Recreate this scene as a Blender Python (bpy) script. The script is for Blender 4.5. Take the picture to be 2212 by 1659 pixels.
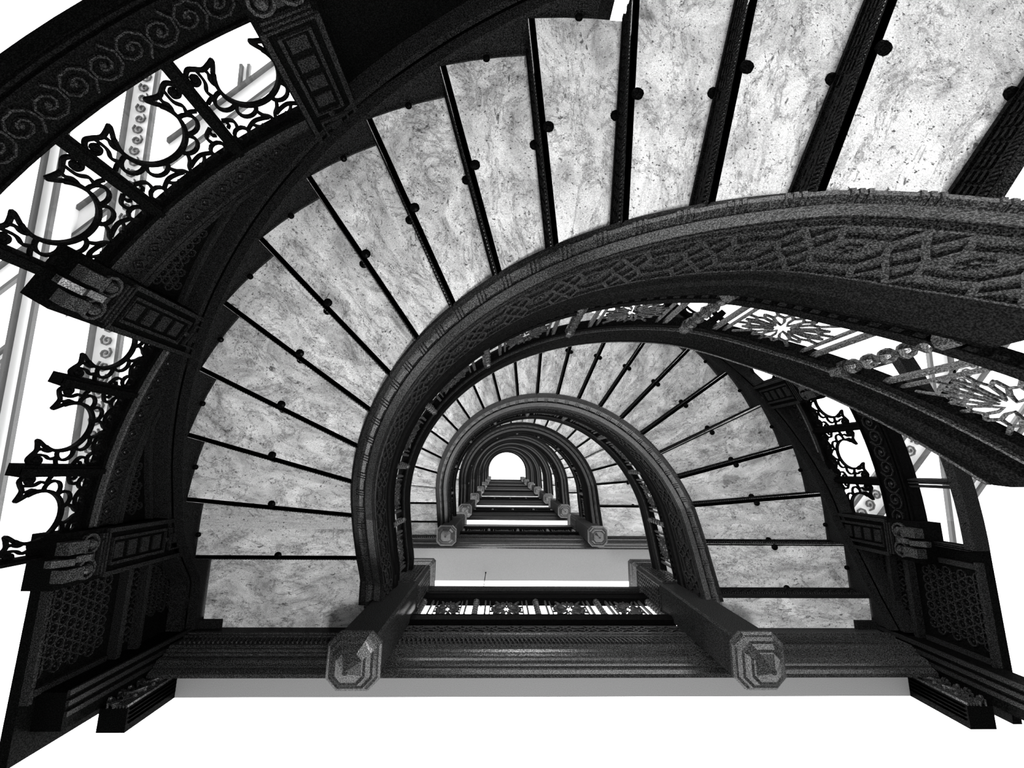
import bpy, bmesh, math, random
from mathutils import Vector, Matrix
random.seed(7)
D = bpy.data; COL = bpy.context.scene.collection; SC = bpy.context.scene
for o in list(D.objects): D.objects.remove(o, do_unlink=True)
PI = math.pi
# ------------------------------------------------------------------ camera, world, exposure
EYE = 1.6                                   # height of the lens above the lobby floor
F, TA, TB, TG = 953.924, .1896, -.0252, .0139   # focal length in pixels of 2212, tilts
ca, sa, cb, sb, cg, sg = math.cos(TA), math.sin(TA), math.cos(TB), math.sin(TB), math.cos(TG), math.sin(TG)
Rx = Matrix(((1, 0, 0), (0, ca, sa), (0, -sa, ca))); Ry = Matrix(((cb, 0, sb), (0, 1, 0), (-sb, 0, cb)))
Rz = Matrix(((cg, -sg, 0), (sg, cg, 0), (0, 0, 1)))
M = Ry @ Rx @ Rz                            # rows: image right, image down, view direction
cd = D.cameras.new('camera'); cam = D.objects.new('camera', cd); COL.objects.link(cam)
cd.sensor_width = 36; cd.sensor_fit = 'HORIZONTAL'; cd.lens = F * 36 / 2212; cd.clip_start = .02
mw = Matrix.Identity(4)
for i in range(3):
    mw[i][0] = M[0][i]; mw[i][1] = -M[1][i]; mw[i][2] = -M[2][i]
mw[2][3] = EYE
cam.matrix_world = mw; SC.camera = cam
w = D.worlds.new('bright_overcast'); SC.world = w; w.use_nodes = True
w.node_tree.nodes['Background'].inputs[0].default_value = (1, 1, 1, 1)
w.node_tree.nodes['Background'].inputs[1].default_value = .88
ll = D.lights.new('added_well_light', 'POINT'); ll.energy = 52; ll.shadow_soft_size = .12  # unseen light below the lens, added to brighten the tread undersides
lo = D.objects.new('added_well_light', ll); COL.objects.link(lo); lo.location = (.35, .45, EYE - .75)
SC.view_settings.view_transform = 'Standard'; SC.view_settings.look = 'None'
SC.view_settings.gamma = 1; SC.view_settings.use_curve_mapping = False
SC.view_settings.exposure = 3.05
# ------------------------------------------------------------------ materials
def mat(name, base=.5, rough=.5, spec=.5, metal=0):
    m = D.materials.new(name); m.use_nodes = True
    b = m.node_tree.nodes['Principled BSDF']
    b.inputs['Base Color'].default_value = (base, base, base, 1)
    b.inputs['Roughness'].default_value = rough; b.inputs['Specular IOR Level'].default_value = spec
    b.inputs['Metallic'].default_value = metal
    return m, m.node_tree.nodes, m.node_tree.links, b
def ramp(N, pts):
    r = N.new('ShaderNodeValToRGB'); e = r.color_ramp.elements
    while len(e) < len(pts): e.new(.5)
    for x, (p, v) in zip(e, pts): x.position = p; x.color = (v, v, v, 1)
    return r
def noise(N, L, co, scale, detail=4, rough=.6, dist=0):
    n = N.new('ShaderNodeTexNoise'); n.inputs['Scale'].default_value = scale
    n.inputs['Detail'].default_value = detail; n.inputs['Roughness'].default_value = rough
    n.inputs['Distortion'].default_value = dist
    if co is not None: L.new(co, n.inputs['Vector'])
    return n.outputs['Fac']
def mul(N, L, a, b):
    m = N.new('ShaderNodeMix'); m.data_type = 'RGBA'; m.blend_type = 'MULTIPLY'; m.inputs[0].default_value = 1
    L.new(a, m.inputs[6]); L.new(b, m.inputs[7]); return m.outputs[2]
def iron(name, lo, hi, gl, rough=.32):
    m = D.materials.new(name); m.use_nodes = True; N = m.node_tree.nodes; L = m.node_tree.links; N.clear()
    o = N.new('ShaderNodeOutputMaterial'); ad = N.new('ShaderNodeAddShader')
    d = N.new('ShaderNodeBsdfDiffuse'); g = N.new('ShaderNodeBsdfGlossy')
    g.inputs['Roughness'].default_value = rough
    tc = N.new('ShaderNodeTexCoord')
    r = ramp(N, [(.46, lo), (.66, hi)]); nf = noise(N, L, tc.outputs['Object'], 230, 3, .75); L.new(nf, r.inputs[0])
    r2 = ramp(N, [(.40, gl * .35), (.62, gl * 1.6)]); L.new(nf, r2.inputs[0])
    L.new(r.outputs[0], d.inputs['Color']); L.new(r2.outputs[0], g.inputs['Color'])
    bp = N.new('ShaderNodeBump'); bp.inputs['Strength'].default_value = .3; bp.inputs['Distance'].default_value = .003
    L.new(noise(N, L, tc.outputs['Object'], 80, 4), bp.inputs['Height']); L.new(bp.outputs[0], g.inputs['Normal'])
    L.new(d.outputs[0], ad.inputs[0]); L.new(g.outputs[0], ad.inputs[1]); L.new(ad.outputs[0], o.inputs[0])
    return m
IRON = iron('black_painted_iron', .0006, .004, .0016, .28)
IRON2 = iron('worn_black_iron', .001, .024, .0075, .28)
IRON3 = iron('grey_highlighted_iron', .003, .045, .024, .24)  # lighter copy of the iron, lit faces put into its colour
IRON4 = iron('lit_toned_iron', .004, .045, .018, .26)  # same iron made lighter: lit bands and highlights put into the colour
def marble():
    m, N, L, b = mat('veined_marble', .8, .45, .3)
    tc = N.new('ShaderNodeTexCoord'); oi = N.new('ShaderNodeObjectInfo')
    mp = N.new('ShaderNodeVectorMath'); mp.operation = 'ADD'; L.new(tc.outputs['Object'], mp.inputs[0])
    uv = N.new('ShaderNodeUVMap'); uv.uv_map = 'along'
    sc = N.new('ShaderNodeMath'); sc.operation = 'MULTIPLY'; sc.inputs[1].default_value = 37.; L.new(oi.outputs['Random'], sc.inputs[0])
    L.new(sc.outputs[0], mp.inputs[1]); co = mp.outputs[0]
    ms = N.new('ShaderNodeMapping'); ms.inputs['Scale'].default_value = (.42, 1, 1); ms.inputs['Rotation'].default_value = (0, 0, .2); L.new(uv.outputs[0], ms.inputs[0])
    m3 = N.new('ShaderNodeMapping'); m3.inputs['Scale'].default_value = (.5, 1, 1); L.new(uv.outputs[0], m3.inputs[0])
    a = ramp(N, [(.33, .36), (.66, 1.)]); L.new(noise(N, L, m3.outputs[0], 6.5, 7, .7, 1.), a.inputs[0])
    v = ramp(N, [(.34, .2), (.40, 1)]); L.new(noise(N, L, ms.outputs[0], 30, 6, .68, 1.6), v.inputs[0])
    s = ramp(N, [(.30, .12), (.37, 1)]); L.new(noise(N, L, co, 85, 2, .6), s.inputs[0])
    g = ramp(N, [(.36, .5), (.62, 1)]); L.new(noise(N, L, co, 420, 2, .8), g.inputs[0])
    st = ramp(N, [(.27, .6), (.30, 1)]); L.new(noise(N, L, co, 3.1, 3, .5, .4), st.inputs[0])
    vv = ramp(N, [(.478, 1), (.5, .45), (.522, 1)]); L.new(noise(N, L, m3.outputs[0], 5, 8, .72, .6), vv.inputs[0])
    g2 = ramp(N, [(.36, .62), (.6, 1)]); L.new(noise(N, L, co, 170, 3, .8), g2.inputs[0])
    c = mul(N, L, a.outputs[0], v.outputs[0]); c = mul(N, L, c, vv.outputs[0]); c = mul(N, L, c, g2.outputs[0])
    c = mul(N, L, c, st.outputs[0]); c = mul(N, L, c, g.outputs[0]); L.new(c, b.inputs['Base Color'])
    c = mul(N, L, c, s.outputs[0]); L.new(c, b.inputs['Base Color']); return m
MARBLE = marble()
def plaster(name, v, hi):
    m, N, L, b = mat(name, v, .8, .2)
    tc = N.new('ShaderNodeTexCoord')
    r = ramp(N, [(.3, v), (.7, hi)]); L.new(noise(N, L, tc.outputs['Object'], 300, 2, .8), r.inputs[0])
    L.new(r.outputs[0], b.inputs['Base Color']); return m
PLASTER = plaster('shaded_soffit_plaster', .14, .26)  # soffits of the lower landings, their dimmer light put into the colour
PALE = plaster('lit_soffit_plaster', .72, .9)  # upper landings: same plaster, stronger light put into the colour
GREY = plaster('grey_painted_trim', .03, .12)
WHITE = plaster('white_painted_iron', .8, .95)
def glass():
    m = D.materials.new('window_glass'); m.use_nodes = True; N = m.node_tree.nodes; L = m.node_tree.links; N.clear()
    o = N.new('ShaderNodeOutputMaterial'); mx = N.new('ShaderNodeMixShader'); mx.inputs[0].default_value = .05
    t = N.new('ShaderNodeBsdfTransparent'); t.inputs[0].default_value = (.97, .97, .97, 1)
    g = N.new('ShaderNodeBsdfGlossy'); g.inputs['Roughness'].default_value = .02
    L.new(t.outputs[0], mx.inputs[1]); L.new(g.outputs[0], mx.inputs[2]); L.new(mx.outputs[0], o.inputs[0]); return m
GLASS = glass()
# ------------------------------------------------------------------ geometry helpers
XC, YC = .3022, .4013           # centre of the half-round stair
K = .0200                       # metres of straight run per degree of path beyond the half circle
RO = 2.268
def P(s, r, z, dy=0):           # U-shaped path: s<0 right straight, 0..180 arc, s>180 left straight
    if s < 0: return Vector((XC + r, YC - s * K + dy, z))
    if s > 180: return Vector((XC - r, YC + (s - 180) * K + dy, z))
    t = math.radians(s); return Vector((XC + r * math.cos(t), YC - r * math.sin(t) + dy, z))
def obj(name, bm, m, parent=None, smooth=False):
    if smooth:
        for f in bm.faces: f.smooth = True
    bmesh.ops.recalc_face_normals(bm, faces=bm.faces)
    me = D.meshes.new(name); bm.to_mesh(me); bm.free(); me.materials.append(m)
    o = D.objects.new(name, me); COL.objects.link(o)
    o.location = (0, 0, EYE)
    if parent is not None:
        o.parent = parent; t = parent; off = Vector((0, 0, 0))
        while t is not None: off += Vector(t.location); t = t.parent
        o.location = Vector((0, 0, EYE)) - off
    return o
def tag(o, label=None, cat=None, group=None, kind=None):
    if label: o['label'] = label
    if cat: o['category'] = cat
    if group: o['group'] = group
    if kind: o['kind'] = kind
    return o
def thing(name, loc, label, cat, group=None, kind=None):
    o = D.objects.new(name, None); COL.objects.link(o); o.location = (loc[0], loc[1], loc[2] + EYE)
    o.empty_display_size = .1
    return tag(o, label, cat, group, kind)
def NB(): return bmesh.new()
def hexa(bm, p):                # 8 points: bottom ring 0-3, top ring 4-7
    v = [bm.verts.new(q) for q in p]
    for f in ((0, 1, 2, 3), (7, 6, 5, 4), (0, 4, 5, 1), (1, 5, 6, 2), (2, 6, 7, 3), (3, 7, 4, 0)):
        bm.faces.new([v[i] for i in f])
def box(bm, x0, x1, y0, y1, z0, z1):
    hexa(bm, [(x0, y0, z0), (x1, y0, z0), (x1, y1, z0), (x0, y1, z0), (x0, y0, z1), (x1, y0, z1), (x1, y1, z1), (x0, y1, z1)])
def loft(bm, rings, closed=False, cap=True):
    R = [[bm.verts.new(p) for p in r] for r in rings]; n = len(R[0]); m = len(R)
    for i in range(m if closed else m - 1):
        a, b = R[i], R[(i + 1) % m]
        for j in range(n): bm.faces.new((a[j], a[(j + 1) % n], b[(j + 1) % n], b[j]))
    if cap and not closed:
        bm.faces.new(R[0][::-1]); bm.faces.new(R[-1])
def frange(a, b, d):
    n = max(1, int(math.ceil((b - a) / d - 1e-6))); return [a + (b - a) * i / n for i in range(n + 1)]
def sweep(bm, prof, s0, s1, zf, dy=0, ds=3.):
    ss = sorted(set([round(x, 4) for x in frange(s0, s1, ds)] + [b for b in (0, 180) if s0 < b < s1]))
    loft(bm, [[P(s, r, zf(s) + dz, dy) for r, dz in prof] for s in ss])
def uvtop(o, off):
    me = o.data; l = me.uv_layers.new(name='along')
    for p in me.polygons:
        for li in p.loop_indices:
            v = me.vertices[me.loops[li].vertex_index].co; x, y = v.x - XC, v.y - YC
            if y > 0: u, w = abs(x), y + (5 if x > 0 else 0)
            else: u = math.hypot(x, y); w = -math.atan2(-y, x) * 1.7
            l.data[li].uv = (u + off, w + off * .7)
def circ(r, z, rad, n=8): return [(r + rad * math.cos(2 * PI * i / n), z + rad * math.sin(2 * PI * i / n)) for i in range(n)]
def strap(bm, f, p, q, w, n0, n1, su=1.):
    du, dv = (q[0] - p[0]) * su, q[1] - p[1]; l = math.hypot(du, dv) or 1e-9
    px, py = -dv / l * w / 2 / su, du / l * w / 2
    c = [(p[0] + px, p[1] + py), (q[0] + px, q[1] + py), (q[0] - px, q[1] - py), (p[0] - px, p[1] - py)]
    hexa(bm, [f(a, b, n0) for a, b in c] + [f(a, b, n1) for a, b in c])
def ribbon(bm, f, pts, w, n0, n1, su=1., closed=False):
    n = len(pts); rings = []
    for i in range(n):
        a = pts[(i - 1) % n] if (closed or i > 0) else pts[i]; b = pts[(i + 1) % n] if (closed or i < n - 1) else pts[i]
        du, dv = (b[0] - a[0]) * su, b[1] - a[1]; l = math.hypot(du, dv) or 1e-9
        px, py = -dv / l * w / 2 / su, du / l * w / 2; u, v = pts[i]
        rings.append([f(u + px, v + py, n0), f(u - px, v - py, n0), f(u - px, v - py, n1), f(u + px, v + py, n1)])
    loft(bm, rings, closed)
def arcp(cx, cy, r, a0, a1, n, sx=1.): return [(cx + sx * r * math.cos(math.radians(a0 + (a1 - a0) * i / n)), cy + r * math.sin(math.radians(a0 + (a1 - a0) * i / n))) for i in range(n + 1)]
def disc(bm, f, u, v, r, n0, n1, su=1., n=8, k=.6):
    R = [[f(u + rr * math.cos(2 * PI * i / n) / su, v + rr * math.sin(2 * PI * i / n), nn) for i in range(n)] for rr, nn in ((r, n0), (r * .95, n0 + (n1 - n0) * .6), (r * k, n1))]
    loft(bm, R)
def rect(bm, f, u0, u1, v0, v1, n0, n1, us=3.):
    uu = frange(u0, u1, us)
    loft(bm, [[f(u, v0, n0), f(u, v1, n0), f(u, v1, n1), f(u, v0, n1)] for u in uu])
def lathe(bm, base, axis, prof, n=10):          # prof: (distance along axis, radius)
    ax = Vector(axis).normalized(); t = ax.orthogonal().normalized(); b = ax.cross(t)
    loft(bm, [[Vector(base) + ax * d + (t * math.cos(2 * PI * i / n) + b * math.sin(2 * PI * i / n)) * r for i in range(n)] for d, r in prof])
# ------------------------------------------------------------------ levels and flights
LV = {1: 3.235, 2: 7.03, 3: 10.2, 4: 13.35, 5: 16.9, 6: 20.4, 7: 23.6, 8: 26.8}     # underside of each landing slab
DY = {0: 0, 1: 0, 2: -.06, 3: -.10, 4: -.15, 5: -.20, 6: -.25, 7: -.30, 8: -.36}
YE = 1.05                                        # landing edge
def sR(y): return -(y - YC) / K
def sL(y): return 180 + (y - YC) / K
class Flight: pass
FL = []
for n in range(8):
    f = Flight(); f.n = n
    if n == 0:
        f.s = [52.] + [55 + 10 * i for i in range(1, 13)] + [sL(.578)]; f.h = .17; f.z0 = LV[1] - .17 * 14 - .009; f.h = (LV[1] - f.z0) / 14
    elif n == 1:
        f.s = [sR(.87), sR(.56)] + [5 + 10 * i for i in range(18)] + [sL(.52), sL(.80)]
    else: f.s = [sR(.62)] + [5 + 10 * i for i in range(18)]
    if n: f.z0 = LV[n]; f.h = (LV[n + 1] - LV[n]) / len(f.s)
    f.dy = DY[n] if n != 1 else -.02
    def zf(s, f=f):
        S = f.s; N = len(S)
        sl = f.h / 10.
        if s <= S[0]: return f.z0 + (s - S[0]) * sl * (1. if f.n == 0 else .75)
        for i in range(N - 1):
            if s <= S[i + 1]: return f.z0 + f.h * (i + (s - S[i]) / (S[i + 1] - S[i]))
        return min(f.z0 + f.h * (N - 1) + (s - S[-1]) * sl * .9, f.z0 + f.h * N - .045)
    f.zf = zf; FL.append(f)
ORD = {0: 'nearest', 1: 'second', 2: 'third', 3: 'fourth', 4: 'fifth', 5: 'sixth', 6: 'seventh', 7: 'topmost'}
FLAB = {0: 'nearest and lowest curved marble stair flight, sweeping from upper right to lower left',
        1: 'second curved marble stair flight, starting at the right newel of the nearest landing',
        2: 'third curved stair flight, seen inside the second flight',
        3: 'fourth curved stair flight, a thin arch of small treads inside the third',
        4: 'fifth curved stair flight, deep in the well inside the fourth',
        5: 'sixth curved stair flight, two arches outside the white opening',
        6: 'seventh curved stair flight, one arch outside the topmost flight',
        7: 'topmost curved stair flight, framing the white opening'}
def riser(bm, b2, f, i, detail, holes):
    s = f.s[i]; z = f.z0 + f.h * i; H = f.h; sgn = .6 / 1.7 * 1.0
    t = math.radians(min(max(s, 0), 180)); tan = Vector((math.sin(t), math.cos(t), 0))     # towards the lower steps
    def g(u, v, n): return P(s, u, z + v, f.dy) + tan * n
    if not detail:
        rect(bm, g, 1.21, RO + .01, 0, H + .01, -.012, .012, 9); return
    r0, r1 = 1.21, RO + .015
    if holes:
        rh = 1.72
        rect(bm, g, rh, r1, 0, H, -.006, .004, 9)
        rect(bm, g, r0, rh, 0, .055, -.006, .004, 9); rect(bm, g, r0, rh, .062 + .026 * 3, H, -.006, .004, 9)
        for k in range(4): rect(bm, g, r0, rh, .055 + k * .026, .055 + k * .026 + .014, -.006, .004, 9)
        for k in range(3):
            v = .069 + k * .026; u = r0 + .015 * (k % 2)
            while u < rh:
                rect(bm, g, u, min(u + .03, rh), v - .001, v + .013, -.005, .003, 9); u += .068
    else: rect(bm, g, r0, r1, 0, H, -.006, .004, 9)
    for gg in (g, lambda u, v, n: g(u, v, -.002 - n)):
        rect(b2, gg, r0, r1, H - .020, H, .004, .014, 9)
        rect(b2, gg, r0, r1, .050, .056, .004, .010, 9); rect(b2, gg, r0, r1, .040, .047, .004, .014, 9)
        rect(b2, gg, r0, r1, 0, .010, .004, .012, 9)
        u = r0 + .01
        while u < r1 - .02:
            strap(b2, gg, (u, .012), (u + .012, .037), .008, .004, .016); u += .017
        for k in range(3):
            u = (1.73 if holes else r0) + .026 * (k % 2)
            while u < r1 - .04:
                rect(b2, gg, u, u + .034, .066 + k * .026, .078 + k * .026, .004, .012, 9); u += .052
def build_treads(f):
    n = f.n; det = n <= 2
    root = thing('stair_flight', P(90, 1.7, f.z0, f.dy), FLAB[n], 'stairs', 'marble stair flights')
    N = len(f.s)
    for i in range(N):
        bm = NB(); b2 = NB(); riser(bm, b2, f, i, det, n == 0 and i in (1, 2)); rz = obj('riser', bm, IRON2, root)
        if det: obj('riser_relief', b2, IRON2, rz)
        else: b2.free()
        if i == N - 1: break
        a, b = f.s[i], f.s[i + 1]; z = f.z0 + f.h * (i + 1)
        over = 1.0
        ss = [a - over] + [x for x in frange(a, b, 3.4)[1:-1]] + [b + .4]
        ss = sorted(set(ss + [q for q in (0, 180) if a < q < b]))
        bm = NB(); loft(bm, [[P(s, 1.205, z, f.dy), P(s, RO, z, f.dy), P(s, RO, z + .03, f.dy), P(s, 1.205, z + .03, f.dy)] for s in ss])
        tr = obj('tread', bm, MARBLE, root); uvtop(tr, n * 7.3 + i * 2.9)
        if n <= 2:
            for s, r, q in ((a + .55, 1.80, .022), (b - .65, 1.74, .022), ((a + b) / 2, RO - .002, .016)):
                bm = NB(); lathe(bm, P(s, r, z + .001, f.dy), (0, 0, -1), [(0, q), (.012, q), (.018, q * .5)], 10)
                obj('tread_bolt', bm, IRON, tr)
    if n == 0:      # lowest tread stops at its riser
        pass
    return root
STRING = [(1.238, 0.0), (1.222, -.008), (1.180, -.014), (1.172, -.055), (1.122, -.075), (1.112, -.118), (1.055, -.135), (1.055, .14), (1.238, .20)]
CAP = [(1.056, .115), (1.050, .135), (1.048, .175), (1.040, .20), (1.040, .27), (1.05, .30), (1.10, .30), (1.10, .115)]
BRAIL = [(1.056, .345), (1.056, .385), (1.065, .40), (1.10, .40), (1.105, .385), (1.105, .345)]
TRAIL = [(1.06, .645), (1.06, .675), (1.10, .675), (1.10, .645)]
HRAIL = [(1.055, .695), (1.034, .72), (1.026, .77), (1.036, .82), (1.05, .83), (1.048, .855), (1.065, .88), (1.10, .88), (1.118, .855), (1.116, .83), (1.128, .82), (1.136, .77), (1.128, .72), (1.105, .695)]
def star(bm, f, u0, u1, v0, v1, n0, n1, su, w=.007, N=10):
    cu, cv = (u0 + u1) / 2, (v0 + v1) / 2; a, b = (u1 - u0) / 2, (v1 - v0) / 2
    def q(rr, ang):
        x, y = math.cos(math.radians(ang)), math.sin(math.radians(ang))
        return (cu + a * rr * x, cv + b * rr * y)
    for k in range(N):
        A = 360. * k / N + 15
        ribbon(bm, f, [q(.20, A), q(.42, A - 12), q(.68, A - 10), q(.82, A), q(.68, A + 10), q(.42, A + 12)], w, n0, n1, su, True)
        x, y = math.cos(math.radians(A)), math.sin(math.radians(A)); m = max(abs(x), abs(y))
        strap(bm, f, q(.80, A), q(.98 / m, A), w, n0, n1, su)
        A2 = A + 180. / N; strap(bm, f, q(.66, A + 9), q(.90, A2), w, n0, n1, su); strap(bm, f, q(.66, A + 360. / N - 9), q(.90, A2), w, n0, n1, su)
def baluster(bm, p0, p1, rr=.012, nb=5):
    ax = Vector(p1) - Vector(p0); L = ax.length; pr = [(0, rr * 1.9), (L * .12, rr * 1.9), (L * .13, rr * .8)]
    for k in range(nb):
        c = L * (.2 + .62 * k / (nb - 1)); h = L * .045
        pr += [(c - h * 1.2, rr * .75), (c - h * .8, rr * 1.45), (c, rr * 1.75), (c + h * .8, rr * 1.45), (c + h * 1.2, rr * .75)]
    pr += [(L * .87, rr * .8), (L * .88, rr * 1.9), (L, rr * 1.9)]
    lathe(bm, p0, ax, pr, 8)
def build_string(f):
    n = f.n; dy = f.dy
    s0, s1 = (40.5, sL(.90)) if n == 0 else (sR(.90), sL(.90))
    ds = 2.5 if n < 2 else 5.
    def face(off): return lambda s, v, k: P(s, 1.055 - k - off, f.zf(s) + v, dy)
    lab = {0: 'nearest black iron inner string, the broad curved band with bamboo moulding and lattice',
           1: 'second black iron inner string, curving up from the right newel of the nearest landing'}.get(n, ORD[n] + ' black iron inner string counting up the stairwell from the camera')
    root = thing('stair_string', P(90, 1.12, f.zf(90), dy), lab, 'stair string', 'iron inner strings of the flights')
    bm = NB(); sweep(bm, STRING, s0, s1, f.zf, dy, ds); sb_ = obj('string_board', bm, IRON2 if n < 2 else IRON, root)
    bm = NB(); sweep(bm, [(1.066, -.137), (1.066, -.125), (1.108, -.110), (1.108, -.122)], s0, s1, f.zf, dy, ds); obj('lit_soffit_strip', bm, IRON4 if n < 2 else IRON2, sb_)  # strip added on the soffit, its lit look put in by lighter iron
    bm = NB(); sweep(bm, CAP, s0, s1, f.zf, dy, ds); obj('cap_moulding', bm, IRON, root)
    bm = NB(); sweep(bm, circ(1.150, -.076, .026, 8), s0, s1, f.zf, dy, ds)
    if n < 4:
        s = s0 + 2
        while s < s1 - 1:
            for e in (-.7, 0, .7):
                sweep(bm, circ(1.148, -.076, .032, 8), s + e - .2, s + e + .2, f.zf, dy, 1)
            s += 5.2
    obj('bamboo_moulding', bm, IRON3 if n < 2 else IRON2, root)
    if n < 2:       # lattice with rosettes on the face towards the well
        bm = NB(); g = face(0); su = 1.055 * PI / 180; c0, c1 = -.118, .098; m = (c0 + c1) / 2; hh = (c1 - c0) / 2
        Pd = 9.6; s = s0 + 1.0
        while s < s1 - Pd:
            c = s + Pd / 2; a = Pd
            d = [(c - .17 * a, m), (c, m + .45 * hh), (c + .17 * a, m), (c, m - .45 * hh)]
            for i in range(4): strap(bm, g, d[i], d[(i + 1) % 4], .011, 0, .010, su)
            for sx in (-1, 1):
                for sy in (-1, 1):
                    strap(bm, g, (c, m + sy * .45 * hh), (c + sx * .17 * a, m + sy * .98 * hh), .011, 0, .010, su)
                    strap(bm, g, (c + sx * .17 * a, m), (c + sx * .28 * a, m + sy * .50 * hh), .011, 0, .010, su)
                    strap(bm, g, (c + sx * .28 * a, m + sy * .50 * hh), (c + sx * .5 * a, m + sy * .55 * hh), .011, 0, .010, su)
                    strap(bm, g, (c + sx * .28 * a, m + sy * .50 * hh), (c + sx * .17 * a, m + sy * .98 * hh), .011, 0, .010, su)
            for k in range(6): disc(bm, g, s + .012 * math.cos(k * PI / 3) / su, m + .02 * math.sin(k * PI / 3), .009, 0, .008, su, 6)
            disc(bm, g, s, m, .008, 0, .014, su, 8)
            s += Pd
        for v in (c0 - .004, c1 + .006):
            for a, b in zip(frange(s0, s1, 3)[:-1], frange(s0, s1, 3)[1:]): strap(bm, g, (a, v), (b, v), .009, 0, .010, su)
        obj('lattice_fascia', bm, IRON2, sb_)
    return root
def build_railing(f):
    n = f.n; dy = f.dy
    s0, s1 = (21., sL(.90)) if n == 0 else (sR(.90), sL(.90))
    ds = 2.5 if n < 2 else 5.
    lab = {0: 'nearest curved iron railing with star panels and beaded balusters above the broad band',
           1: 'second curved iron railing, its star panels seen behind the right newel'}.get(n, ORD[n] + ' curved iron railing counting up the stairwell from the camera')
    root = thing('stair_railing', P(90, 1.07, f.zf(90) + .3, dy), lab, 'railing', 'curved railings of the flights')
    bm = NB(); sweep(bm, HRAIL, s0, s1, f.zf, dy, ds); hr = obj('handrail', bm, IRON, root)
    bm = NB(); sweep(bm, [(1.036, .825), (1.036, .837), (1.052, .837), (1.052, .825)], s0, s1, f.zf, dy, ds)
    sweep(bm, [(1.052, .682), (1.052, .692), (1.07, .692), (1.07, .682)], s0, s1, f.zf, dy, ds); obj('handrail_bead', bm, IRON4, hr)
    bm = NB(); sweep(bm, BRAIL, s0, s1, f.zf, dy, ds)
    if n < 2:
        s = s0 + 1
        while s < s1 - 1:
            sweep(bm, circ(1.07, .338, .013, 6), s, s + 1.0, f.zf, dy, 2); s += 2.
    obj('bottom_rail', bm, IRON, root)
    bm = NB(); sweep(bm, TRAIL, s0, s1, f.zf, dy, ds); obj('top_rail', bm, IRON, root)
    if n > 4: return root
    bal = [19.7 + 22.9 * k for k in range(-1, 8)]; bal += [sL(.865)]
    if n: bal = [sR(.865)] + bal
    bal = [max(b, s0 - 2) for b in bal if s0 - 3 <= b <= s1]
    for b in bal:
        if n < 3 and b >= s0:
            bm = NB(); z = f.zf(b); baluster(bm, P(b, 1.072, z + .30, dy), P(b, 1.072, z + .70, dy), .014)
            obj('baluster', bm, IRON4, root)
    su = 1.07 * PI / 180
    g = lambda s, v, k: P(s, 1.085 - k, f.zf(s) + v, dy)
    for a, b in zip(bal[:-1], bal[1:]):
        if b - a < 12: continue
        bm = NB(); e = 4.2; w = .010
        ribbon(bm, g, [(a + e, .40), (a + e, .645)], .014, 0, .018, su); ribbon(bm, g, [(b - e, .40), (b - e, .645)], .014, 0, .018, su)
        ribbon(bm, g, [(a + e + 1.5, .40), (a + e + 1.5, .645)], .008, 0, .014, su); ribbon(bm, g, [(b - e - 1.5, .40), (b - e - 1.5, .645)], .008, 0, .014, su)
        star(bm, g, a + e + 1.5, b - e - 1.5, .402, .642, .004, .012, su, .0065 if n < 2 else .010, 10 if n < 2 else 8)
        obj('star_panel', bm, IRON4, root)
    return root
def build_newel(side, lv):
    dy = DY[lv]; L = LV[lv]; x = XC + side * 1.02 + (.0); y = .945 + dy; hw = .118
    bz = L - .80
    sd = 'right' if side > 0 else 'left'
    lab = {1: 'large octagonal-tipped newel post at the %s end of the nearest landing' % sd,
           2: 'newel post with pyramid pendant at the %s end of the second landing' % sd}.get(lv, 'small %s newel post of the %s landing up the stairwell' % (sd, ORD[lv - 1]))
    root = thing('newel_post', (x, y, bz), lab, 'newel post', 'newel posts')
    def ring(h, c, z): # chamfered square
        return [(x + h, y - h + c, z), (x + h, y + h - c, z), (x + h - c, y + h, z), (x - h + c, y + h, z), (x - h, y + h - c, z), (x - h, y - h + c, z), (x - h + c, y - h, z), (x + h - c, y - h, z)]
    bm = NB(); loft(bm, [ring(hw - .012, .012, bz), ring(hw - .012, .012, L + .96)]); sh = obj('shaft', bm, IRON2, root)
    bm = NB(); pr = [(hw - .01, .03, .05), (hw + .012, .05, .03), (hw + .016, .055, .0), (hw + .006, .05, -.012), (hw - .002, .05, -.018), (hw - .012, .045, -.042), (hw - .024, .04, -.046), (hw - .028, .038, -.052), (hw - .040, .034, -.074), (hw - .052, .03, -.078), (hw - .056, .028, -.084), (.012, .005, -.132), (.003, .001, -.135)]
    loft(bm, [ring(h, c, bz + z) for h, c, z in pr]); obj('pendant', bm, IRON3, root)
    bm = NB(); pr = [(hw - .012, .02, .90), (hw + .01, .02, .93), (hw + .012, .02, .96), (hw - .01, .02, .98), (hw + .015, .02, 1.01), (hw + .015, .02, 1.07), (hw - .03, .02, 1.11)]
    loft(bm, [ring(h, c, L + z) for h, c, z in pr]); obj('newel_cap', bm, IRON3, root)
    if lv < 3:  # woven faces
        bm = NB(); t = hw - .012
        for fi, g in enumerate((lambda u, v, k: (x + u, y - t - k, L + v), lambda u, v, k: (x - side * (t + k), y + u, L + v))):
            ribbon(bm, g, [(-.085, .30), (-.085, .86), (.085, .86), (.085, .30)], .012, 0, .010, 1, True)
            v = .33
            while v < .84:
                for u in (-.06, -.03, 0, .03, .06):
                    strap(bm, g, (u - .012, v), (u + .012, v + .02), .008, 0, .008); strap(bm, g, (u - .012, v + .036), (u + .012, v + .018), .008, 0, .008)
                v += .04
        obj('woven_relief', bm, IRON3, sh)
    return root
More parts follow.
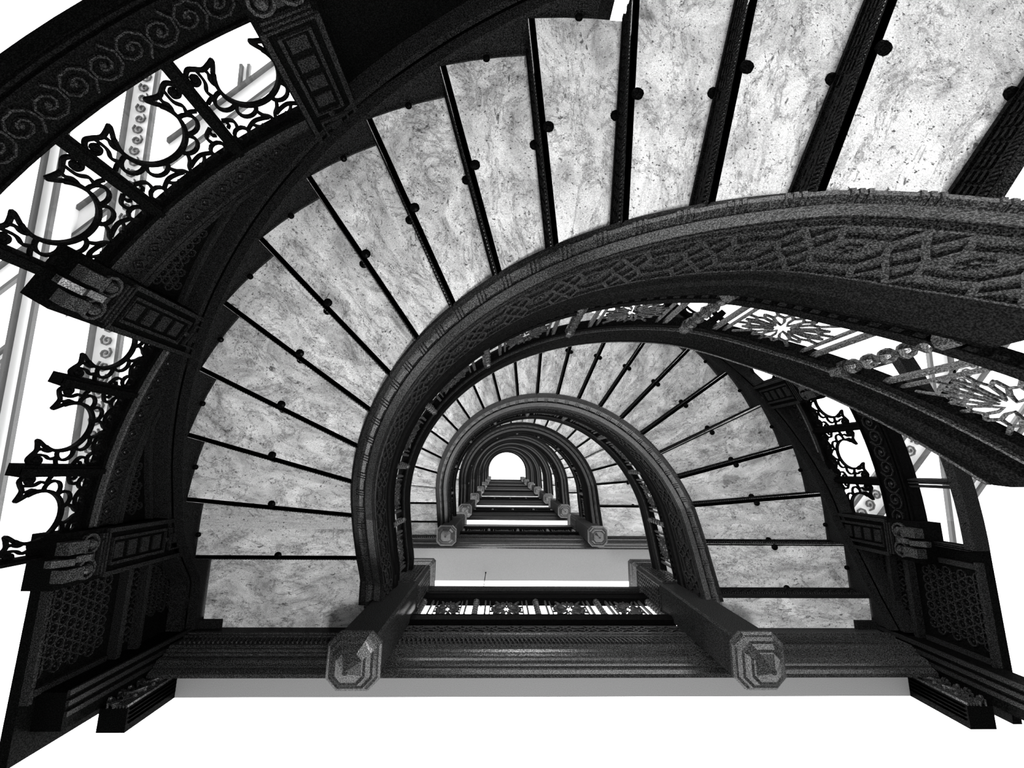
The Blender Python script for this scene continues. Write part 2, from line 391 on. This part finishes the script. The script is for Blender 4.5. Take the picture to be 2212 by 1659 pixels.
def build_landing(lv):
    dy = DY[lv]; L = LV[lv]; wv = lv < 3
    lab = {1: 'nearest stair landing with moulded black fascia and grey soffit across the bottom',
           2: 'second stair landing with broad grey soffit above the nearest railing'}.get(lv, '%s landing up the stairwell, a narrow band across the well' % ORD[lv - 1])
    x0, x1 = XC - 2.27, XC + 2.27
    root = thing('stair_landing', (XC, 1.3 + dy, L - .36), lab, 'landing', 'stair landings')
    fl = FL[lv] if lv < 8 else None
    # marble slabs level with the landing on each side
    yl = {1: .578, 2: .80 - .0}.get(lv, YC - .0 + .0)
    if lv <= 2: ya = yl
    else: ya = None
    bm = NB()
    if ya is not None: box(bm, XC - RO, XC - 1.15, ya, YE + dy + .02, L, L + .03)
    else:
        d2 = DY[lv - 1]; loft(bm, [[P(s, 1.205, L, d2), P(s, RO, L, d2), P(s, RO, L + .03, d2), P(s, 1.205, L + .03, d2)] for s in (174, 177, 180, sL(YE))])
    uvtop(obj('marble_slab', bm, MARBLE, root), lv * 3.3)
    if fl:
        yr = YC - fl.s[0] * K
        bm = NB(); box(bm, XC + 1.15, XC + RO, yr + dy - .012, YE + dy + .02, L, L + .03); uvtop(obj('marble_slab', bm, MARBLE, root), lv * 5.1)
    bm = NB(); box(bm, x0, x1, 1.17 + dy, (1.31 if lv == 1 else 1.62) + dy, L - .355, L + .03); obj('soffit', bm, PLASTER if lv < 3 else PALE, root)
    prof = [(1.052, .04), (1.052, -.115), (1.038, -.12), (1.038, -.14), (1.052, -.145), (1.052, -.155), (1.044, -.16), (1.044, -.175), (1.056, -.18), (1.056, -.29), (1.070, -.30), (1.070, -.315), (1.085, -.32), (1.085, -.335), (1.098, -.34), (1.098, -.365), (1.104, -.385), (1.118, -.395), (1.126, -.405), (1.134, -.405), (1.138, -.425), (1.152, -.445), (1.172, -.445), (1.172, .04)]
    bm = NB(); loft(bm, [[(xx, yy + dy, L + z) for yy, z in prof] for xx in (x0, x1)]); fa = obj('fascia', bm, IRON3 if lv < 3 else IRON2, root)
    if wv:
        bm = NB(); g = lambda u, v, k: (u, 1.052 - k + dy, L + v)
        u = XC - .93; a = .165
        while u < XC + .92:
            c = u + a / 2; m = -.045; h = .055
            for sx in (-1, 1):
                for sy in (-1, 1):
                    strap(bm, g, (c, m + sy * .4 * h), (c + sx * .16 * a, m), .008, 0, .009)
                    strap(bm, g, (c, m + sy * .4 * h), (c + sx * .2 * a, m + sy * h), .008, 0, .009)
                    strap(bm, g, (c + sx * .16 * a, m), (c + sx * .3 * a, m + sy * .55 * h), .008, 0, .009)
                    strap(bm, g, (c + sx * .3 * a, m + sy * .55 * h), (c + sx * .5 * a, m + sy * .2 * h), .008, 0, .009)
                    strap(bm, g, (c + sx * .3 * a, m + sy * .55 * h), (c + sx * .2 * a, m + sy * h), .008, 0, .009)
            u += a
        obj('lattice_band', bm, IRON3, fa)
        bm = NB(); g = lambda u, v, k: (u, 1.056 - k + dy, L + v); u = x0 + .02
        while u < x1 - .04:
            q = .028
            ribbon(bm, g, [(u, -.20), (u + q * .55, -.225), (u + q, -.275)], .009, 0, .014); ribbon(bm, g, [(u + q, -.20), (u + q * .9, -.225), (u + q * .5, -.26)], .007, 0, .009)
            u += q
        obj('leaf_band', bm, IRON3, fa)
    return root
def build_landing_rail(lv):
    dy = DY[lv]; L = LV[lv]
    lab = {1: 'straight railing of four star panels on the nearest landing', 2: 'straight railing with star panels on the second landing'}.get(lv, 'thin straight railing on the %s landing up the stairwell' % ORD[lv - 1])
    root = thing('landing_railing', (XC, YE + dy, L), lab, 'railing', 'straight landing railings')
    x0, x1 = XC - .93, XC + .93; yy = YE + dy
    def bar(prof): return [[(xx, yy + a, L + b) for a, b in prof] for xx in (x0, x1)]
    bm = NB(); loft(bm, bar([(a * 1.0, b) for a, b in circ(-.012, .845, .042, 10)])); obj('handrail', bm, IRON3 if lv > 1 else IRON2, root, False)
    bm = NB(); loft(bm, bar(circ(-.02, .70, .022, 8))); loft(bm, bar([(-.03, .58), (-.03, .68), (.03, .68), (.03, .58)])); obj('top_rail', bm, IRON, root)
    bm = NB(); loft(bm, bar([(-.03, .06), (-.045, .10), (-.03, .18), (.03, .18), (.03, .06)])); obj('bottom_rail', bm, IRON, root)
    if lv > 4: return root
    g = lambda u, v, k: (u, yy - k, L + v)
    bx = [XC - .93 + .03] + [XC - .483, XC - .01, XC + .478] + [XC + .90]
    for b in bx:
        bm = NB(); baluster(bm, (b, yy, L + .17), (b, yy, L + .60), .014 if lv < 3 else .018, 6); obj('baluster', bm, IRON3, root)
    for a, b in zip(bx[:-1], bx[1:]):
        bm = NB(); u0, u1 = a + .075, b - .075
        for u in (u0, u1): strap(bm, g, (u, .17), (u, .59), .012, -.008, .012)
        for u in (u0 + .035, u1 - .035): strap(bm, g, (u, .17), (u, .59), .007, -.006, .008)
        star(bm, g, u0 + .035, u1 - .035, .19, .575, -.004, .007, 1., .0115, 10 if lv < 2 else 8)
        obj('star_panel', bm, IRON4, root)
    return root
for f in FL:
    build_treads(f); build_string(f); build_railing(f)
for lv in LV:
    build_landing(lv); build_landing_rail(lv)
    build_newel(-1, lv); build_newel(1, lv)
# ------------------------------------------------------------------ outer wall
RW = 2.45
def cyl(s, v, k): return P(s, RW - k, v)
def ringrect(bm, s0, s1, v0, v1, k0, k1): rect(bm, cyl, s0, s1, v0, v1, k0, k1, 2.5)
def rings(bm, g, s0, s1, v0, v1, su, vmax, r=.021, d=.046):
    row = 0; v = v0 + r
    while v < v1 - r:
        s = s0 + (r + .004) / su + (d / 2 / su if row % 2 else 0)
        while s < s1 - r / su:
            if v + r < vmax(s) and v + r < vmax(s - r / su) and v + r < vmax(s + r / su):
                ribbon(bm, g, [(s + r * math.cos(q * PI / 4) / su, v + r * math.sin(q * PI / 4)) for q in range(8)], .007, 0, .010, su, True)
                disc(bm, g, s, v, .006, 0, .008, su, 5)
            s += d / su
        v += d * .87; row += 1
ztop = lambda s, f: f.zf(s)
def build_bay(s0, s1, zg, f, nm, lab, idx, full=True, trans=True):
    # spandrel wall above the window head: structure
    root = thing('wall_' + nm, P((s0 + s1) / 2, RW, zg), None, None, None, 'structure')
    su = RW * PI / 180
    a, b = s0 + 2.6, s1 - 2.6
    bm = NB(); ss = frange(s0, s1, 2.)
    loft(bm, [[P(s, RW - .02, zg + .04), P(s, RW - .02, max(zg + .3, f.zf(s) + .35)), P(s, RW + .05, max(zg + .3, f.zf(s) + .35)), P(s, RW + .05, zg + .04)] for s in ss])
    obj('spandrel', bm, IRON, root)
    prof = [(RW + .03, 0), (RW - .05, 0), (RW - .06, .015), (RW - .04, .03), (RW - .055, .04), (RW - .055, .055), (RW - .03, .065), (RW - .025, .15), (RW - .05, .155), (RW - .05, .175), (RW - .02, .18), (RW + .03, .18)]
    bm = NB(); loft(bm, [[P(s, r, zg + z) for r, z in prof] for s in frange(s0 + 2.2, s1 - 2.2, 2.)]); obj('lintel_moulding', bm, IRON2, root)
    g = lambda s, v, k: P(s, RW - .028 - k, v); bm = NB(); s = a + 1; t = 0
    while s < b - .6:
        if t % 2: ribbon(bm, g, [(s, zg + .078), (s + .55, zg + .108), (s, zg + .138), (s - .55, zg + .108)], .010, 0, .010, su, True); disc(bm, g, s, zg + .108, .010, 0, .010, su, 6)
        else:
            strap(bm, g, (s - .35, zg + .075), (s + .35, zg + .14), .008, 0, .009, su); strap(bm, g, (s + .35, zg + .075), (s - .35, zg + .14), .008, 0, .009, su)
        s += 1.25; t += 1
    obj('frieze_relief', bm, IRON2, root)
    # scale panel with its frame
    g = lambda s, v, k: P(s, RW - .02 - k, v)
    bm = NB(); rings(bm, g, a + 1.0, b - 1.0, zg + .225, zg + .8, su, lambda s: f.zf(s) - .14 - (.0)); obj('scale_relief', bm, IRON2, root)
    bm = NB(); vm = lambda s: max(zg + .21, f.zf(s) - .115)
    ribbon(bm, g, [(x, zg + .205) for x in frange(a, b, 3)], .028, 0, .02, su)
    ribbon(bm, g, [(x, vm(x)) for x in frange(a, b, 3)], .026, 0, .03, su)
    for x in (a, b):
        if vm(x) > zg + .24: ribbon(bm, g, [(x, zg + .2), (x, vm(x))], .028, 0, .02, su)
    obj('panel_frame', bm, IRON2, root)
    # window
    wr = thing('window_%d' % idx, P((s0 + s1) / 2, RW, zg - .7), None, None, None, 'structure')
    bm = NB(); h = (s1 - s0) / 3.; zt, zb = (zg - .485 if trans else zg - .40), zg - .69
    zl = zg - (.98 if full else .69)
    for k in range(4):
        x = s0 + k * h; ringrect(bm, x - .62, x + .62, zt, zg, -.02, .045); ringrect(bm, x - .3, x + .3, zt, zg, .04, .06)
    ringrect(bm, s0, s1, zg - .02, zg, -.02, .05)
    obj('mullions', bm, IRON, wr)
    if trans:
        bm = NB(); ringrect(bm, s0, s1, zb, zt, -.03, .05); 
        for v in (zt - .012, zb + .004, zb + .03): ringrect(bm, s0, s1, v, v + .012, .05, .066)
        obj('transom', bm, IRON, wr)
        bm = NB(); g2 = lambda s, v, k: P(s, RW - .05 - k, v); s = s0 + 1.6; c = (zt + zb) / 2 + .01; t = 0
        while s < s1 - 1:
            sg_ = 1 if t % 2 else -1
            pts = [(s + (.012 + .055 * q / 14.) * math.cos(sg_ * q * .75) / su, c + (.008 + .055 * q / 14.) * math.sin(sg_ * q * .75)) for q in range(15)]
            ribbon(bm, g2, pts, .008, 0, .012, su); disc(bm, g2, s, c, .012, 0, .014, su, 6)
            s += 2.6; t += 1
        obj('scroll_relief', bm, IRON2, wr)
    for k in range(3):
        bm = NB(); ringrect(bm, s0 + k * h + .5, s0 + (k + 1) * h - .5, zt, zg - .01, -.004, .0); obj('pane', bm, GLASS, wr)
    if full:
        bm = NB()
        for k in range(4):
            x = s0 + k * h
            for e in (-.55, 0, .45): ringrect(bm, x + e - .12, x + e + .12, zl, zb, -.02, .04)
        ringrect(bm, s0, s1, zl - .06, zl, -.03, .06); obj('lower_frame', bm, IRON2, wr)
        for k in range(3):
            bm = NB(); ringrect(bm, s0 + k * h + .5, s0 + (k + 1) * h - .5, zl, zb, -.004, .0); obj('pane', bm, GLASS, wr)
    # scroll grilles in the pane heads
    for k in range(3):
        c = s0 + (k + .5) * h
        where = ['first', 'middle', 'last'][k]
        gr = thing('scroll_grille', P(c, RW - .02, zg - .02), '%s of three black scroll grilles in the %s' % (['lowest', 'middle', 'topmost'][k] if nm == 'right_curve' else ['right-hand', 'middle', 'left-hand'][k], lab), 'window grille', 'scroll grilles in the windows')
        make_grille(gr, c, zg, h * su)
    return root
def smooth(p, n=4):
    out = []; q = [p[0]] + list(p) + [p[-1]]
    for i in range(1, len(q) - 2):
        for k in range(n):
            t = k / n; a, b, c, d = q[i - 1], q[i], q[i + 1], q[i + 2]
            out.append(tuple(.5 * (2 * b[m] + (c[m] - a[m]) * t + (2 * a[m] - 5 * b[m] + 4 * c[m] - d[m]) * t * t + (3 * b[m] - a[m] - 3 * c[m] + d[m]) * t ** 3) for m in (0, 1)))
    return out + [tuple(p[-1])]
def make_grille(gr, c, zg, wid):
    su = RW * PI / 180; W = wid / 2 - .028; sc_ = W / .19
    g = lambda u, v, k: P(c + u / su, RW - .012 - k, zg - .02 + v)
    T = lambda pts: [(u * sc_, v * sc_) for u, v in pts]
    bm = NB(); w = .0125; n0, n1 = 0, .014
    ribbon(bm, g, T(arcp(0, -.245, .122, -34, 214, 28)), .015, n0, .02)
    obj('ring_arc', bm, IRON, gr)
    bm = NB()
    for a in (20, 57, 123, 160):
        ca_, sa_ = math.cos(math.radians(a)), math.sin(math.radians(a))
        ribbon(bm, g, T(arcp(.136 * ca_, -.245 + .136 * sa_, .040, a - 112, a + 112, 12)), w, n0, n1)
    for sx in (-1, 1):
        R = lambda pts, ww=w: ribbon(bm, g, T(smooth([(sx * u, v) for u, v in pts])), ww, n0, n1)
        R([(.040, -.128), (.046, -.098), (.034, -.068), (.014, -.048), (.004, -.022), (0, -.002)])
        ribbon(bm, g, T(arcp(sx * .156, -.040, .031, 0, 330, 11)), w, n0, n1, 1, True)
        R([(.018, -.045), (.05, -.058), (.085, -.062), (.125, -.042)])
        R([(.0, -.010), (.04, -.012), (.075, -.028), (.095, -.055)], .010)
        R([(.055, -.030), (.062, -.018), (.052, -.012)], .009)
        R([(.156, -.072), (.150, -.098), (.158, -.118), (.188, -.135)])
        R([(.125, -.02), (.135, -.008), (.13, 0)], .010); R([(.183, -.02), (.19, -.008)], .010)
        R([(.188, -.095), (.175, -.105), (.178, -.118)], .010)
        R([(.101, -.313), (.083, -.340), (.078, -.352), (.098, -.344), (.125, -.338), (.148, -.352), (.170, -.362), (.190, -.345), (.192, -.320), (.178, -.304), (.162, -.310), (.160, -.326), (.170, -.332)], .014)
        R([(.123, -.272), (.128, -.292), (.118, -.315), (.122, -.338)], .012)
        R([(.152, -.226), (.164, -.262), (.150, -.288), (.146, -.310), (.148, -.350)], .012)
        R([(.150, -.232), (.170, -.232), (.190, -.222)], .012)
        disc(bm, g, sx * .171 * sc_, -.326 * sc_, .015 * sc_, n0, n1 + .004, 1, 10)
    obj('lunettes_and_scrolls', bm, IRON, gr)
def build_pilaster(s, f, lab, dz=0.):
    z = f.zf(s) + dz; su = RW * PI / 180
    root = thing('wall_pilaster', P(s, RW, z - .75), lab, 'pilaster', 'pilasters between the window bays')
    R0 = 2.335
    g = lambda u, v, k: P(s, R0 - k, z + v) + (P(s + .5, R0, 0) - P(s - .5, R0, 0)).normalized() * u
    bm = NB(); rect(bm, g, -.125, .125, -.78, .30, -.14, 0, 1); sh = obj('shaft', bm, IRON, root)
    bm = NB()
    for v0, v1 in ((-.50, -.13), (-.085, .0)):
        ribbon(bm, g, [(-.062, v0), (-.062, v1), (.062, v1), (.062, v0)], .016, 0, .014, 1, True)
    for u in (-.108, .108): strap(bm, g, (u, -.54), (u, .03), .022, 0, .016)
    for k in range(4):
        v = -.455 + k * .088; rect(bm, g, -.04, .04, v - .028, v + .028, 0, .008, 1)
    rect(bm, g, -.03, .03, -.06, -.025, 0, .008, 1)
    for v in (-.575, -.555, -.535): strap(bm, g, (-.10, v), (.10, v), .010, 0, .018)
    rect(bm, g, -.125, .125, .02, .045, 0, .02, 1); disc(bm, g, .0, -.108, .016, 0, .012, 1, 8)
    obj('panel_moulding', bm, IRON2, sh)
    bm = NB()
    for sx in (-1, 1):
        disc(bm, g, sx * .058, -.64, .026, 0, .035, 1, 10)
        ribbon(bm, g, [(sx * (.058 + .045 * math.cos(q * .6)), -.64 + .045 * math.sin(q * .6)) for q in range(-3, 8)], .012, 0, .018)
        rect(bm, g, sx * .06 - .028, sx * .06 + .028, -.80, -.70, 0, .06, 1)
    loft(bm, [[g(-.015, v, 0), g(.015, v, 0), g(.015, v, k), g(-.015, v, k)] for v, k in ((-.60, .01), (-.66, .05), (-.72, .03), (-.78, .08), (-.84, .03))])
    obj('console', bm, IRON3, root)
    return root
def wallstring(f, s0, s1, nm, lab):
    root = thing('wall_string', P((s0 + s1) / 2, 2.3, f.zf((s0 + s1) / 2)), lab, 'stair string')
    bm = NB(); ss = frange(s0, s1, 2.)
    loft(bm, [[P(s, 2.285, f.zf(s) - .01, f.dy), P(s, 2.285, f.zf(s) + .42, f.dy), P(s, 2.305, f.zf(s) + .42, f.dy), P(s, 2.305, f.zf(s) - .01, f.dy)] for s in ss]); obj('string_board', bm, IRON2, root)
    bm = NB(); sweep(bm, [(2.272, -.03), (2.272, .0), (2.285, .01), (2.33, .01), (2.33, -.03)], s0, s1, f.zf, f.dy, 2.)
    sweep(bm, [(2.335, -.07), (2.335, -.04), (2.39, -.03), (2.43, -.03), (2.43, -.07)], s0, s1, f.zf, f.dy, 2.); obj('string_moulding', bm, IRON2, root)
f0, f1 = FL[0], FL[1]
wallstring(f0, 88, sL(1.04), 'left', 'dark iron wall string along the outer tread ends of the nearest flight')
wallstring(f1, sR(1.04), 62, 'right', 'dark iron wall string along the outer tread ends of the second flight, at right')
build_bay(119.3, 151.4, 1.87, f0, 'left_upper_curve', 'upper left window, between the two upper pilasters', 1, False)
build_bay(151.4, 181., 2.40, f0, 'left_curve', 'left window, below the middle pilaster', 2, False, False)
build_bay(-1.6, 27.2, 3.61, f1, 'right_curve', 'right window, between the two right pilasters', 3, True)
build_bay(27.2, 57., 4.12, f1, 'right_upper_curve', 'partly hidden window seen above the right window', 4, False, False)
bmC = NB(); loft(bmC, [[P(s, RW - .02, 1.3), P(s, RW - .02, f0.zf(s) + .35), P(s, RW + .05, f0.zf(s) + .35), P(s, RW + .05, 1.3)] for s in frange(86, 119, 2.)])
o = obj('wall_top', bmC, IRON, None); tag(o, kind='structure')
bmC = NB(); sweep(bmC, [(2.40, -.24), (2.40, -.21), (2.43, -.20), (2.43, -.24)], 88, 117, lambda s: 1.3 + .32 * (s - 88) / 29. + .55, 0, 2)
o = obj('trim_1', bmC, IRON2, None); tag(o, kind='structure')
build_pilaster(118.8, f0, 'panelled iron pilaster at the top of the photo, leaning towards the tread ends')
build_pilaster(151.4, f0, 'panelled iron pilaster with bossed console on the left, between the two left windows')
build_pilaster(sL(YC + .02) + 1., f0, 'panelled iron pilaster lower left, above the large scale panel', .0)
build_pilaster(-1.6, f1, 'panelled iron pilaster at right, under the window sill beside the scale panels', .12)
build_pilaster(27., f1, 'panelled iron pilaster at right behind the curved handrail', .07)
# straight wall bays between the last pilaster and the corner post, left and right
def straight_bay(side, zb, f, nm, wl):
    X = XC + side * 2.44
    g = lambda u, v, k: (X - side * k, u, v)
    root = thing('wall_' + nm, (X, .8, zb - .8), None, None, None, 'structure')
    bm = NB(); box(bm, min(X, X + side * .05), max(X, X + side * .05),   .42, 1.31, zb - .44, zb + .75); obj('panel_ground', bm, IRON, root)
    bm = NB(); rings(bm, g, .56, 1.00, zb - .42, zb - .02, 1., lambda s: 99, .024, .052); obj('scale_relief', bm, IRON2, root)
    bm = NB(); rings(bm, g, .56, .92, zb + .22, zb + .6, 1., lambda s: zb + .24 + (s - .50) * .9 if side < 0 else zb + .62 - (s - .5) * .9, .021, .046); obj('scale_relief', bm, IRON2, root)
    bm = NB()
    for v0, v1, d in ((0, .03, .05), (.03, .06, .03), (.14, .165, .05), (.18, .20, .03)): rect(bm, g, .5, 1.06, zb + v0, zb + v1, 0, d, 9)
    if side < 0: strap(bm, g, (.5, zb + .22), (1.0, zb + .66), .03, 0, .03)
    else: strap(bm, g, (.5, zb + .68), (1.0, zb + .24), .03, 0, .03)
    for u in (.53, 1.03): strap(bm, g, (u, zb - .42), (u, zb - .02), .03, 0, .02)
    rect(bm, g, .5, 1.06, zb - .44, zb - .42, 0, .04, 9)
    obj('belt_moulding', bm, IRON2, root)
    bm = NB(); u = .58; t = 0
    while u < 1.0:
        if t % 2: ribbon(bm, g, [(u, zb + .07), (u + .022, zb + .10), (u, zb + .13), (u - .022, zb + .10)], .010, 0, .012, 1, True)
        else: strap(bm, g, (u - .015, zb + .07), (u + .015, zb + .13), .008, 0, .01); strap(bm, g, (u + .015, zb + .07), (u - .015, zb + .13), .008, 0, .01)
        u += .05; t += 1
    obj('frieze_relief', bm, IRON2, root)
    # corner post
    L = LV[1]; sd = 'left' if side < 0 else 'right'
    cp = thing('corner_post', (XC + side * 2.36, 1.12, L - 1.), 'dark moulded corner post running down to the %s edge beside the nearest landing' % ('lower left' if side < 0 else 'lower right'), 'post')
    bm = NB(); x0, x1 = sorted((XC + side * 2.30, XC + side * 2.44)); box(bm, x0, x1, 1.04, 1.20, L - .9, L + .5); obj('shaft', bm, IRON, cp)
    bm = NB()
    for a in (1.03, 1.075, 1.12): x0, x1 = sorted((XC + side * 2.285, XC + side * 2.30)); box(bm, x0, x1, a, a + .022, L - .9, L + .25)
    x0, x1 = sorted((XC + side * 2.14, XC + side * 2.34)); loft(bm, [[(x0, 1.0 + a, L + z) for a, z in ()] or [(xx, 1.0, L - .03), (xx, 1.07, L - .03), (xx, 1.07, L + .05), (xx, 1.0, L + .05)] for xx in (x0, x1)])
    obj('edge_moulding', bm, IRON2, cp)
    # carved bracket under the landing
    br = thing('carved_bracket', (XC + side * 2.2, 1.4, L - .9), 'carved acanthus bracket under the %s end of the nearest landing' % sd, 'bracket')
    xi = XC + side * 2.16
    gb = lambda u, v, k: (xi - side * k, u, L - .36 + v) 
    gf = lambda u, v, k: (xi + side * u, 1.20 - k, L - .36 + v)
    bm = NB(); x0, x1 = sorted((xi, XC + side * 2.30)); box(bm, x0, x1, 1.20, 1.31, L - .70, L - .355); obj('bracket_block', bm, IRON, br)
    bm = NB()
    for k in range(4): box(bm, *sorted((xi - side * .004, xi - side * .016 + side * .012)), 1.205 + k * .02, 1.215 + k * .02, L - .69, L - .36)
    for k in range(4): strap(bm, gf, (.008 + k * .016, -.34), (.008 + k * .016, 0), .007, 0, .014)
    obj('edge_beads', bm, IRON3, br)
    bm = NB(); rnd = random.Random(3)
    for i in range(5):
        v0 = -.06 - i * .062; cx = .088
        for sx in (-1, 1):
            pts = [(cx + sx * (.004 + .045 * (q / 9.) ** .8 * 1.0) , v0 + .05 * (q / 9.) - .06 * (q / 9.) ** 2 * sx * .3) for q in range(10)]
            ribbon(bm, gf, pts, .014, 0, .02 + .012 * (i % 2)); disc(bm, gf, pts[-1][0], pts[-1][1] - .012, .014, 0, .028, 1, 8)
            ribbon(bm, gf, [(cx, v0 - .02), (cx + sx * .02, v0 + .005), (cx + sx * .028, v0 - .02), (cx + sx * .012, v0 - .035)], .008, 0, .024)
    obj('acanthus_relief', bm, IRON3, br)
straight_bay(-1, 2.70, f0, 'left_side', 'left')
straight_bay(1, 3.02, f1, 'right_side', 'right')
# ------------------------------------------------------------------ lobby floor
bm = NB(); box(bm, -14, 14, -14, 14, -EYE - .05, -EYE); o = obj('floor', bm, plaster('mosaic_floor', .03, .08)); tag(o, kind='structure')
# ------------------------------------------------------------------ white iron roof of the light court seen through the windows
def court(nm, lab, pts, z, wd, pan=True):
    a, b = Vector((*pts[0], z)), Vector((*pts[1], z)); d = (b - a).normalized(); q = Vector((-d.y, d.x, 0)); L = (b - a).length
    r = thing('court_beam', (*pts[0], z), lab, 'beam', 'white roof beams of the light court')
    g = lambda u, v, k: a + d * u + q * v + Vector((0, 0, -k))
    bm = NB(); rect(bm, g, 0, L, -wd / 2, wd / 2, -.35, 0, 99)
    obj('beam_body', bm, WHITE, r); bm = NB()
    for e in (-1, 1): rect(bm, g, 0, L, e * wd * .5 - .022, e * wd * .5 + .022, 0, .05, 99)
    obj('edge_trim', bm, GREY, r)
    if pan:
        bm = NB(); u = .1
        while u < L - .1:
            s_ = 1 if int(u / .16) % 2 else -1
            ribbon(bm, g, [(u + (.01 + .006 * t) * math.cos(t * .8), s_ * (.01 + .006 * t) * math.sin(t * .8)) for t in range(12)], .015, 0, .02)
            u += .16
        obj('scroll_relief', bm, GREY, r)
H = 5.2
court('', 'white court roof beam with scroll relief seen through the upper left window', ((-4.9, -6.2), (-4.6, 1.5)), H, .34)
court('', 'plain white court roof beam farther left seen through the left windows', ((-5.9, -6.2), (-5.6, 1.5)), H, .22, False)
court('', 'diagonal white court roof beam crossing the upper left window', ((-6.6, -2.2), (-2.9, -6.0)), H + .3, .3, False)
court('', 'diagonal white court roof beam beyond the right window', ((4.6, .6), (7.2, -2.2)), H + .6, .34)
court('', 'straight white court roof beam beyond the right window', ((5.9, 1.6), (6.2, -5.)), H + .6, .3, False)

court('', 'narrow white court roof beam close beyond the upper left window', ((-4.1, -6.2), (-3.8, 1.5)), H + .8, .12, False)
court('', 'short diagonal white court roof beam at the far left edge', ((-7.4, -.4), (-3.6, -4.2)), H + .5, .14, False)
court('', 'narrow diagonal white court roof beam seen low in the right window', ((5.2, 1.6), (8.0, -1.4)), H + .9, .14, False)
# ------------------------------------------------------------------ landing lamps (the nearest is the glint; upper ones unseen, added to brighten)
em = D.materials.new('lamp_globe'); em.use_nodes = True
em.node_tree.nodes['Principled BSDF'].inputs['Emission Color'].default_value = (1, 1, 1, 1); em.node_tree.nodes['Principled BSDF'].inputs['Emission Strength'].default_value = 30
for lv in range(1, 8):
    x, y, z = -.195, 1.45 + DY[lv], LV[lv] + 1.72; zt = LV[lv + 1] - .36
    r = thing('seen_or_added_landing_lamp', (x, y, z), 'small bright globe lamp glinting behind the nearest straight railing' if lv == 1 else 'added unseen globe lamp brightening the %s landing up the stairwell' % ORD[lv - 1], 'lamp', 'globe lamps over the landings, upper ones added unseen')
    bm = NB(); lathe(bm, (x, y, z - .03), (0, 0, 1), [(0, .004), (.006, .02), (.018, .03), (.036, .034), (.054, .028), (.066, .012)], 12); obj('globe', bm, em, r)
    bm = NB(); lathe(bm, (x, y, z + .03), (0, 0, 1), [(0, .02), (.02, .012), (.03, .005), (zt - z - .05, .005), (zt - z - .045, .010), (zt - z - .03, .010)], 8); obj('rod', bm, IRON, r)
    l = D.lights.new('seen_or_added_landing_lamp_light', 'POINT'); l.energy = 5; l.shadow_soft_size = .05
    o = D.objects.new('seen_or_added_landing_lamp_light', l); COL.objects.link(o); o.location = (x, y, z - .10 + EYE)
